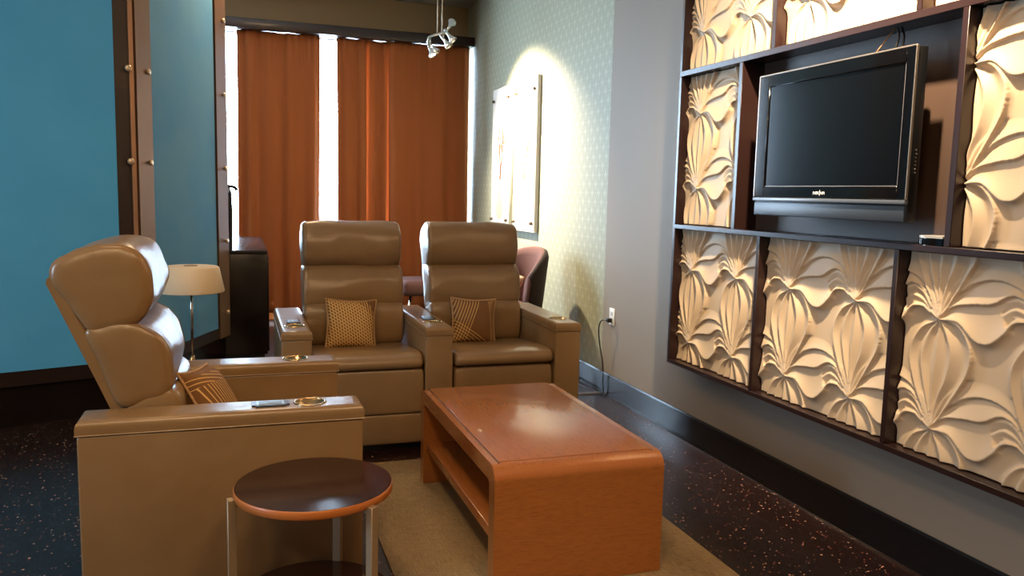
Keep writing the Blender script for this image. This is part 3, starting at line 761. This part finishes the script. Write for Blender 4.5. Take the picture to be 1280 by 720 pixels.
# ------------------------------------------------------------------ round side tables
LAM = M('dark_laminate', (46, 26, 17), 0.13, spec=0.4)
def side_table(label, loc, rotz, H=0.50, R=0.228):
    root = thing('side_table', label, 'side table', loc, rotz, 'round two-tier side tables')
    EDGE = mat_wood('plywood_edge', (186, 112, 54), (160, 88, 36), 14, (1, 1, 20), 0.4, 0.1)
    def disc(name, zt, r):
        bm = bmesh.new(); lathe(bm, [(r-0.003, zt-0.026), (r, zt-0.023), (r, zt-0.003), (r-0.002, zt-0.0005)], 72)
        d = smooth_by_angle(obj(name, bm, EDGE, root), 50)
        bm = bmesh.new(); lathe(bm, [(r-0.002, zt-0.0006), (r-0.003, zt)], 72); obj('laminate', bm, LAM, d)
    disc('tabletop', H, R); disc('lower_shelf', 0.152, R)
    for a in (187, 307, 67):
        bm = bmesh.new()
        bx(bm, R-0.006, R+0.018, -0.013, 0.013, 0.0, H-0.018, 0.0015, 1)       # upright
        for z in (H-0.040, 0.112): bx(bm, R-0.040, R-0.005, -0.010, 0.010, z, z+0.0135, 0.001, 1)       # bracket under each disc
        for v in bm.verts:
            x, y = v.co.x, v.co.y; c, s = math.cos(math.radians(a)), math.sin(math.radians(a))
            v.co.x, v.co.y = x*c-y*s, x*s+y*c
        # the lower disc sits between the webs
        smooth_by_angle(obj('leg', bm, SILVER, root))
side_table('round dark-topped side table with plywood edge and metal legs, in front of the foreground recliner', (0.204, 2.375, 0), 0)
side_table('round dark side table behind the foreground recliner, carrying the table lamp', (-0.205, 4.10, 0), math.radians(-150), 0.49)

# ------------------------------------------------------------------ table lamp
def table_lamp():
    z0 = 0.49
    root = thing('table_lamp', 'table lamp with wide cream drum shade and thin chrome stem', 'table lamp', (-0.212, 4.10, z0))
    bm = bmesh.new(); lathe(bm, [(0.062, 0), (0.064, 0.004), (0.060, 0.010), (0.020, 0.016), (0.013, 0.030), (0.011, 0.052), (0.007, 0.062)], 32); obj('base', bm, GOLD, root, True)
    bm = bmesh.new(); tube(bm, [(0, 0, 0.06), (0, 0, 0.462)], 0.0065, 14); obj('stem', bm, CHROME, root, True)
    bm = bmesh.new()
    lathe(bm, [(0.148, 0.372), (0.150, 0.378), (0.128, 0.486), (0.120, 0.492), (0.030, 0.494), (0.030, 0.491), (0.118, 0.489), (0.125, 0.484), (0.147, 0.378)], 56, close=True)
    smooth_by_angle(obj('lamp_shade', bm, CREAM, root), 50)
    bm = bmesh.new(); lathe(bm, [(0.031, 0.489), (0.031, 0.497), (0.012, 0.500)], 24); obj('finial', bm, SILVER, root, True)
    bm = bmesh.new(); lathe(bm, [(0.016, 0.40), (0.018, 0.44), (0.012, 0.463)], 20); obj('bulb_holder', bm, BLACK, root, True)
    bm = bmesh.new(); tube(bm, spline([(0.045, -0.02, 0.006), (0.10, -0.04, 0.008), (0.14, -0.02, 0.030), (0.165, 0.01, 0.036), (0.185, 0.05, 0.012), (0.19, 0.09, 0.006), (0.15, 0.12, 0.005)], 6), 0.004, 8)
    obj('cord', bm, BLACK, root, True)
table_lamp()

# ------------------------------------------------------------------ rug
o = box('rug', (0.505, 1.70, 1.35, 3.93, 0.0, 0.010), mat_rug(), bev=0.003)
tag(o, 'beige woven rug lying under the coffee table', 'rug')

# ------------------------------------------------------------------ curtains
CUR = mat_curtain()
def curtain(x0, x1, y, folds, label, amp=0.022, seed=0, z0=0.10, z1=2.905):
    rnd = random.Random(seed); nx = max(24, int(folds*12)); nz = 44; bm = bmesh.new(); g = []
    ph = [rnd.uniform(0, 6.28) for _ in range(5)]
    for j in range(nz+1):
        t = j/nz; z = z0+(z1-z0)*t; row = []
        for i in range(nx+1):
            s = i/nx
            a = amp*(0.55+0.6*(1-t))
            d = a*math.sin(2*PI*folds*s+ph[0]+0.5*math.sin(3*s+ph[1]+t)) + 0.4*a*math.sin(2*PI*folds*1.63*s+ph[2])
            d += 0.010*t**8*math.sin(2*PI*folds*3.1*s+ph[3])
            wv = 0.006*math.sin(5*t+ph[4])*(1 if 0 < i < nx else 0.8)
            row.append(bm.verts.new((x0+(x1-x0)*s+wv, y+d, z+0.003*math.sin(9*s))))
        g.append(row)
    for j in range(nz):
        for i in range(nx): bm.faces.new((g[j][i], g[j][i+1], g[j+1][i+1], g[j+1][i]))
    o = obj('curtain', bm, CUR, None, True)
    m = o.modifiers.new('cloth', 'SOLIDIFY'); m.thickness = 0.003
    tag(o, label, 'curtain', 'rust window curtains'); return o
curtain(0.015, 0.800, 8.50, 4, 'wide rust-orange curtain left of the bright window gap', 0.022, 1, 0.10, 2.866)
curtain(0.972, 1.262, 8.50, 2, 'narrow rust-orange curtain just right of the bright window gap', 0.018, 2, 0.10, 2.866)
curtain(1.245, 1.54, 8.535, 2, 'narrow rust-orange curtain between two dark seams', 0.015, 3, 0.10, 2.866)
curtain(1.500, 2.348, 8.49, 4, 'wide rust-orange curtain beside the wallpapered wall', 0.020, 4, 0.10, 2.866)

# ------------------------------------------------------------------ cabinet and the machine on it
def cabinet():
    root = thing('cabinet', 'black low cabinet between blue pillar and curtains', 'cabinet', (-0.12, 7.4, 0))
    def par(o): o.parent = root; o.matrix_parent_inverse = Matrix.Translation(-root.location); return o
    par(box('body', (-0.36, 0.212, 6.56, 8.36, 0.06, 0.846), BLKWOOD, None, 0.003))
    par(box('plinth', (-0.34, 0.19, 6.60, 8.34, 0.0, 0.06), BLACK, None, 0))
    par(box('top', (-0.37, 0.218, 6.55, 8.37, 0.848, 0.876), M('dark_gloss_top', (40, 34, 34), 0.18), None, 0.003))
    for k in range(3): 
        d = par(box('door', (0.212, 0.226, 6.58+0.6*k, 7.16+0.6*k, 0.08, 0.83), BLKWOOD, None, 0.003))
cabinet()
def machine():
    root = thing('tap_machine', 'tall black slim appliance with a spout, half hidden behind blue pillar', 'appliance', (-0.10, 6.70, 0.876))
    bm = bmesh.new()
    pr = [(-0.12, 0), (0.062, 0), (0.066, 0.30), (0.060, 0.45), (0.03, 0.50), (-0.035, 0.56), (-0.12, 0.57)]
    a = [bm.verts.new((x, -0.09, z)) for x, z in pr]; b = [bm.verts.new((x, 0.09, z)) for x, z in pr]; n = len(pr)
    bm.faces.new(a); bm.faces.new(b)
    for k in range(n): bm.faces.new((a[k], a[(k+1) % n], b[(k+1) % n], b[k]))
    bmesh.ops.bevel(bm, geom=list(bm.edges), offset=0.008, segments=2, affect='EDGES')
    smooth_by_angle(obj('body', bm, BLACK, root))
    bm = bmesh.new(); tube(bm, spline([(0.02, -0.02, 0.49), (0.055, -0.02, 0.485), (0.085, -0.02, 0.478), (0.100, -0.02, 0.455)], 5), 0.013, 10); obj('spout', bm, BLACK, root, True)
    bm = bmesh.new(); lathe(bm, [(0.02, 0), (0.02, 0.006)], 16, (0.03, -0.093, 0.455), 'y'); obj('badge', bm, M('pale_badge', (170, 180, 190), 0.4), root)
machine()

# ------------------------------------------------------------------ side chairs
def side_chair(label, loc, rotz):
    """faces local -y; curved padded back, thick seat, splayed chrome legs"""
    root = thing('side_chair', label, 'chair', loc, rotz, 'mauve upholstered side chairs')
    bm = bmesh.new(); bx(bm, -0.25, 0.25, -0.27, 0.22, 0.385, 0.530, 0.05, 5); obj('seat', bm, MAUVE, root, True)
    bm = bmesh.new(); n = 22; rings = []
    for k in range(n+1):
        w = -1+2*k/n; a = w*math.radians(84)
        r0 = 0.26
        zt = 0.955-0.20*abs(w)**2.6
        ring = []
        for (dr, z) in ((-0.03, 0.42), (0.03, 0.40), (0.045, 0.60), (0.062, zt-0.05), (0.050, zt-0.012), (0.022, zt), (-0.008, zt-0.014), (-0.022, zt-0.06), (-0.035, 0.60)):
            rr = r0+dr+0.05*(z-0.4)
            ring.append(bm.verts.new((rr*math.sin(a), rr*math.cos(a)*0.92, z)))
        rings.append(ring)
    m = len(rings[0])
    for A, B in zip(rings, rings[1:]):
        for k in range(m): bm.faces.new((A[k], A[(k+1) % m], B[(k+1) % m], B[k]))
    bm.faces.new(rings[0]); bm.faces.new(rings[-1])
    bm.faces.ensure_lookup_table(); bm.normal_update()
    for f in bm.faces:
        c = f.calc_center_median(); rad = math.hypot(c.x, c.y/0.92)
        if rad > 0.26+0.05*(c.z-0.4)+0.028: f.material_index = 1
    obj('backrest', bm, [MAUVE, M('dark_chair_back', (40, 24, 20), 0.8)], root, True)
    for sx in (-1, 1):
        for sy in (-1, 1):
            bm = bmesh.new(); tube(bm, [(sx*0.19, sy*0.17-0.02, 0.40), (sx*0.235, sy*0.235-0.02, 0.0)], [0.013, 0.010], 10)
            obj('leg', bm, CHROME, root, True)
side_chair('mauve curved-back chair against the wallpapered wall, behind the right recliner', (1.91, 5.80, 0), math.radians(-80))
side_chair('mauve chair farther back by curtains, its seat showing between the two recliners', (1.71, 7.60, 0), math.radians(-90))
pc = pillow('small pale pink cushion on the mauve chair by the wall', (1.93, 5.76, 0.662), (math.radians(-25), math.radians(12), math.radians(-80)), 0.24, M('pale_pink_cloth', (224, 190, 172), 0.85), 0.05)
pc['group'] = 'pale cushion'

# ------------------------------------------------------------------ wall pictures
def picture(label, ya, yb, z0, z1, kind, seed):
    """white board on the wall at x = XR between ya > yb, clear front held by four standoffs"""
    ym = (ya+yb)/2; rnd = random.Random(seed)
    root = thing('wall_picture', label, 'picture', (XR, ym, (z0+z1)/2), 0, 'flower pictures on the patterned wall')
    def par(o): o.parent = root; o.matrix_parent_inverse = Matrix.Translation(-root.location); return o
    par(box('board', (XR-0.038, XR-0.002, yb, ya, z0, z1), M('white_board', (236, 232, 222), 0.5), None, 0.002))
    xp = XR-0.039
    STEM = M('dark_twig_ink', (84, 52, 38), 0.8); PET = M('flower_ink', (150, 92, 78) if kind == 0 else (196, 180, 120), 0.8)
    VAS = M('vase_ink', (222, 150, 138) if kind == 0 else (226, 212, 150), 0.6)
    bm = bmesh.new()   # printed vase: bulb and neck outline, a flat print
    out = [(0.035, 0.03), (0.085, 0.06), (0.10, 0.12), (0.085, 0.19), (0.05, 0.25), (0.038, 0.42), (0.045, 0.44)]
    pts = [(ym+a, z0+0.05+b) for a, b in out] + [(ym-a, z0+0.05+b) for a, b in reversed(out)]
    vs = [bm.verts.new((xp-0.0006, y, z)) for y, z in pts]; bm.faces.new(vs)
    r = bmesh.ops.extrude_face_region(bm, geom=bm.faces[:])
    for v in r['geom']:
        if isinstance(v, bmesh.types.BMVert): v.co.x += 0.001
    par(obj('vase_print', bm, VAS))
    bm = bmesh.new()
    for k in range(7 if kind == 0 else 4):
        base = Vector((xp, ym+rnd.uniform(-0.02, 0.02), z0+0.45)); tipz = rnd.uniform(0.72, 1.02) if kind == 0 else rnd.uniform(0.55, 0.85)
        dy = rnd.uniform(-0.17, 0.17)
        pth = spline([base, base+Vector((0, dy*0.35, tipz*0.22)), base+Vector((0, dy*0.8, tipz*0.45)), base+Vector((0, dy, (tipz-0.45)))], 5)
        tube(bm, pth, 0.0035, 6)
        for q in range(5):
            p = pth[-1-q*2] if len(pth) > q*2+1 else pth[-1]
            bl = bmesh.new(); bmesh.ops.create_uvsphere(bl, u_segments=8, v_segments=5, radius=1.0, matrix=Matrix.Translation(p+Vector((0, rnd.uniform(-0.03, 0.03), rnd.uniform(-0.02, 0.02)))) @ Matrix.Diagonal((0.0015, rnd.uniform(0.010, 0.024), rnd.uniform(0.014, 0.034), 1)))
            par(obj('blossom_print', bl, PET))
    par(obj('twig_print', bm, STEM))
    for y in (ya-0.045, yb+0.045):
        for z in (z0+0.075, z1-0.11):
            bm = bmesh.new(); lathe(bm, [(0.013, 0), (0.013, -0.022), (0.010, -0.025)], 16, (XR-0.038, y, z), 'x'); par(obj('standoff', bm, M('dark_standoff', (108, 92, 76), 0.35, 0.8), None, True))
    bm = bmesh.new(); bx(bm, XR-0.046, XR-0.0405, yb+0.02, ya-0.02, z0+0.06, z1-0.08, 0.001, 1)
    par(obj('clear_front', bm, GLASS))
picture('tall narrow flower picture with dark twigs in a pink vase, left of two', 7.60, 7.06, 1.035, 2.33, 0, 3)
picture('tall narrow flower picture with pale yellow vase, right of two, brightly spotlit', 6.93, 6.38, 1.035, 2.33, 1, 8)

# ------------------------------------------------------------------ hanging track light
def track_light():
    Y = 6.90
    root = thing('track_light', 'curved chrome track light with small spot heads hanging from ceiling', 'track light', (1.64, Y, CEIL))
    def par(o): o.parent = root; o.matrix_parent_inverse = Matrix.Translation(-root.location); return o
    bm = bmesh.new(); lathe(bm, [(0.06, 0), (0.06, -0.02), (0.05, -0.03)], 28, (1.66, Y, CEIL)); par(obj('canopy', bm, CHROME, None, True))
    for x in (1.623, 1.662):
        bm = bmesh.new(); tube(bm, [(x, Y, 2.68), (x, Y, CEIL-0.02)], 0.005, 8); par(obj('rod', bm, SILVER, None, True))
    bm = bmesh.new(); tube(bm, spline([(1.522, Y-0.10, 2.570), (1.520, Y-0.10, 2.612), (1.545, Y-0.05, 2.640), (1.60, Y, 2.668), (1.655, Y, 2.688), (1.700, Y+0.04, 2.706), (1.735, Y+0.08, 2.745), (1.748, Y+0.08, 2.775)], 6), 0.010, 10)
    par(obj('curved_bar', bm, CHROME, None, True))
    def head(p, d, lit=False):
        """small cup head: knuckle at p, aimed along d"""
        q = Vector(d).normalized().to_track_quat('Z', 'Y').to_matrix().to_4x4(); q.translation = Vector(p)
        bm = bmesh.new(); lathe(bm, [(0.006, -0.05), (0.010, -0.045), (0.012, 0.02), (0.020, 0.040), (0.036, 0.075), (0.036, 0.080), (0.031, 0.079), (0.017, 0.045)], 24)
        for v in bm.verts: v.co = q @ v.co
        h = par(obj('spot_head', bm, CHROME, None, True))
        bm = bmesh.new(); lathe(bm, [(0.026, 0.066), (0.026, 0.070)], 20)
        for v in bm.verts: v.co = q @ v.co
        b = obj('bulb', bm, M('lit_bulb', (255, 236, 190), 0.4, emis=((255, 226, 170), 60.0)) if lit else M('unlit_bulb', (150, 140, 128), 0.2), h)
    D = (0.55, -0.35, -0.75)
    head((1.545, Y-0.09, 2.565), D); head((1.530, Y-0.10, 2.545), (0.35, -0.35, -0.85), True)
    head((1.675, Y, 2.640), D); head((1.725, Y+0.06, 2.700), D); head((1.748, Y+0.08, 2.765), (0.3, 0.5, 0.4))
    for (a, b) in (((1.548, Y-0.06, 2.640), (1.545, Y-0.09, 2.565)), ((1.522, Y-0.10, 2.600), (1.530, Y-0.10, 2.545)), ((1.680, Y+0.02, 2.697), (1.675, Y, 2.640)), ((1.705, Y+0.04, 2.712), (1.725, Y+0.06, 2.70))):
        bm = bmesh.new(); tube(bm, [a, b], 0.005, 8); par(obj('knuckle', bm, CHROME, None, True))
track_light()

# ------------------------------------------------------------------ wall socket and cord
def outlet():
    root = thing('wall_outlet', 'white wall outlet on grey wall beside wallpaper edge', 'outlet', (XR, 4.905, 0.55))
    def par(o): o.parent = root; o.matrix_parent_inverse = Matrix.Translation(-root.location); return o
    par(box('cover_plate', (XR-0.006, XR, 4.868, 4.942, 0.493, 0.608), WHITE, None, 0.002))
    for z in (0.575, 0.527): par(box('socket', (XR-0.008, XR-0.004, 4.888, 4.922, z-0.014, z+0.014), M('socket_white', (196, 196, 190), 0.4), None, 0.003))
outlet()
def cord():
    root = thing('power_cord', 'black power cord hanging from the wall outlet to the floor', 'power cord', (XR-0.03, 4.93, 0))
    def par(o): o.parent = root; o.matrix_parent_inverse = Matrix.Translation(-root.location); return o
    par(box('plug', (XR-0.040, XR-0.008, 4.888, 4.922, 0.514, 0.542), BLACK, None, 0.004))
    bm = bmesh.new(); tube(bm, spline([(XR-0.035, 4.91, 0.528), (XR-0.055, 4.96, 0.515), (XR-0.055, 4.995, 0.45), (XR-0.045, 4.985, 0.33), (XR-0.035, 4.955, 0.22), (XR-0.03, 4.955, 0.10), (XR-0.03, 4.96, 0.006), (XR-0.06, 5.2, 0.005), (XR-0.05, 5.6, 0.005)], 8), 0.0042, 8)
    par(obj('cable', bm, BLACK, None, True))
cord()

# ------------------------------------------------------------------ unseen rings put around the added warm fill lights
for (x, y) in ((-0.3, 0.3), (1.0, 0.1), (-0.4, 3.0), (0.3, 6.3), (-1.6, -0.8)):
    bm = bmesh.new(); lathe(bm, [(0.395, 0.0), (0.395, -0.012), (0.375, -0.012), (0.375, 0.0)], 40, (x, y, CEIL), close=True)
    tag(obj('fill_light_ring', bm, SILVER, None, False), 'unseen ceiling ring added round a warm fill light', 'ceiling lamp', 'rings of added fill lights')
bpy.context.view_layer.update()
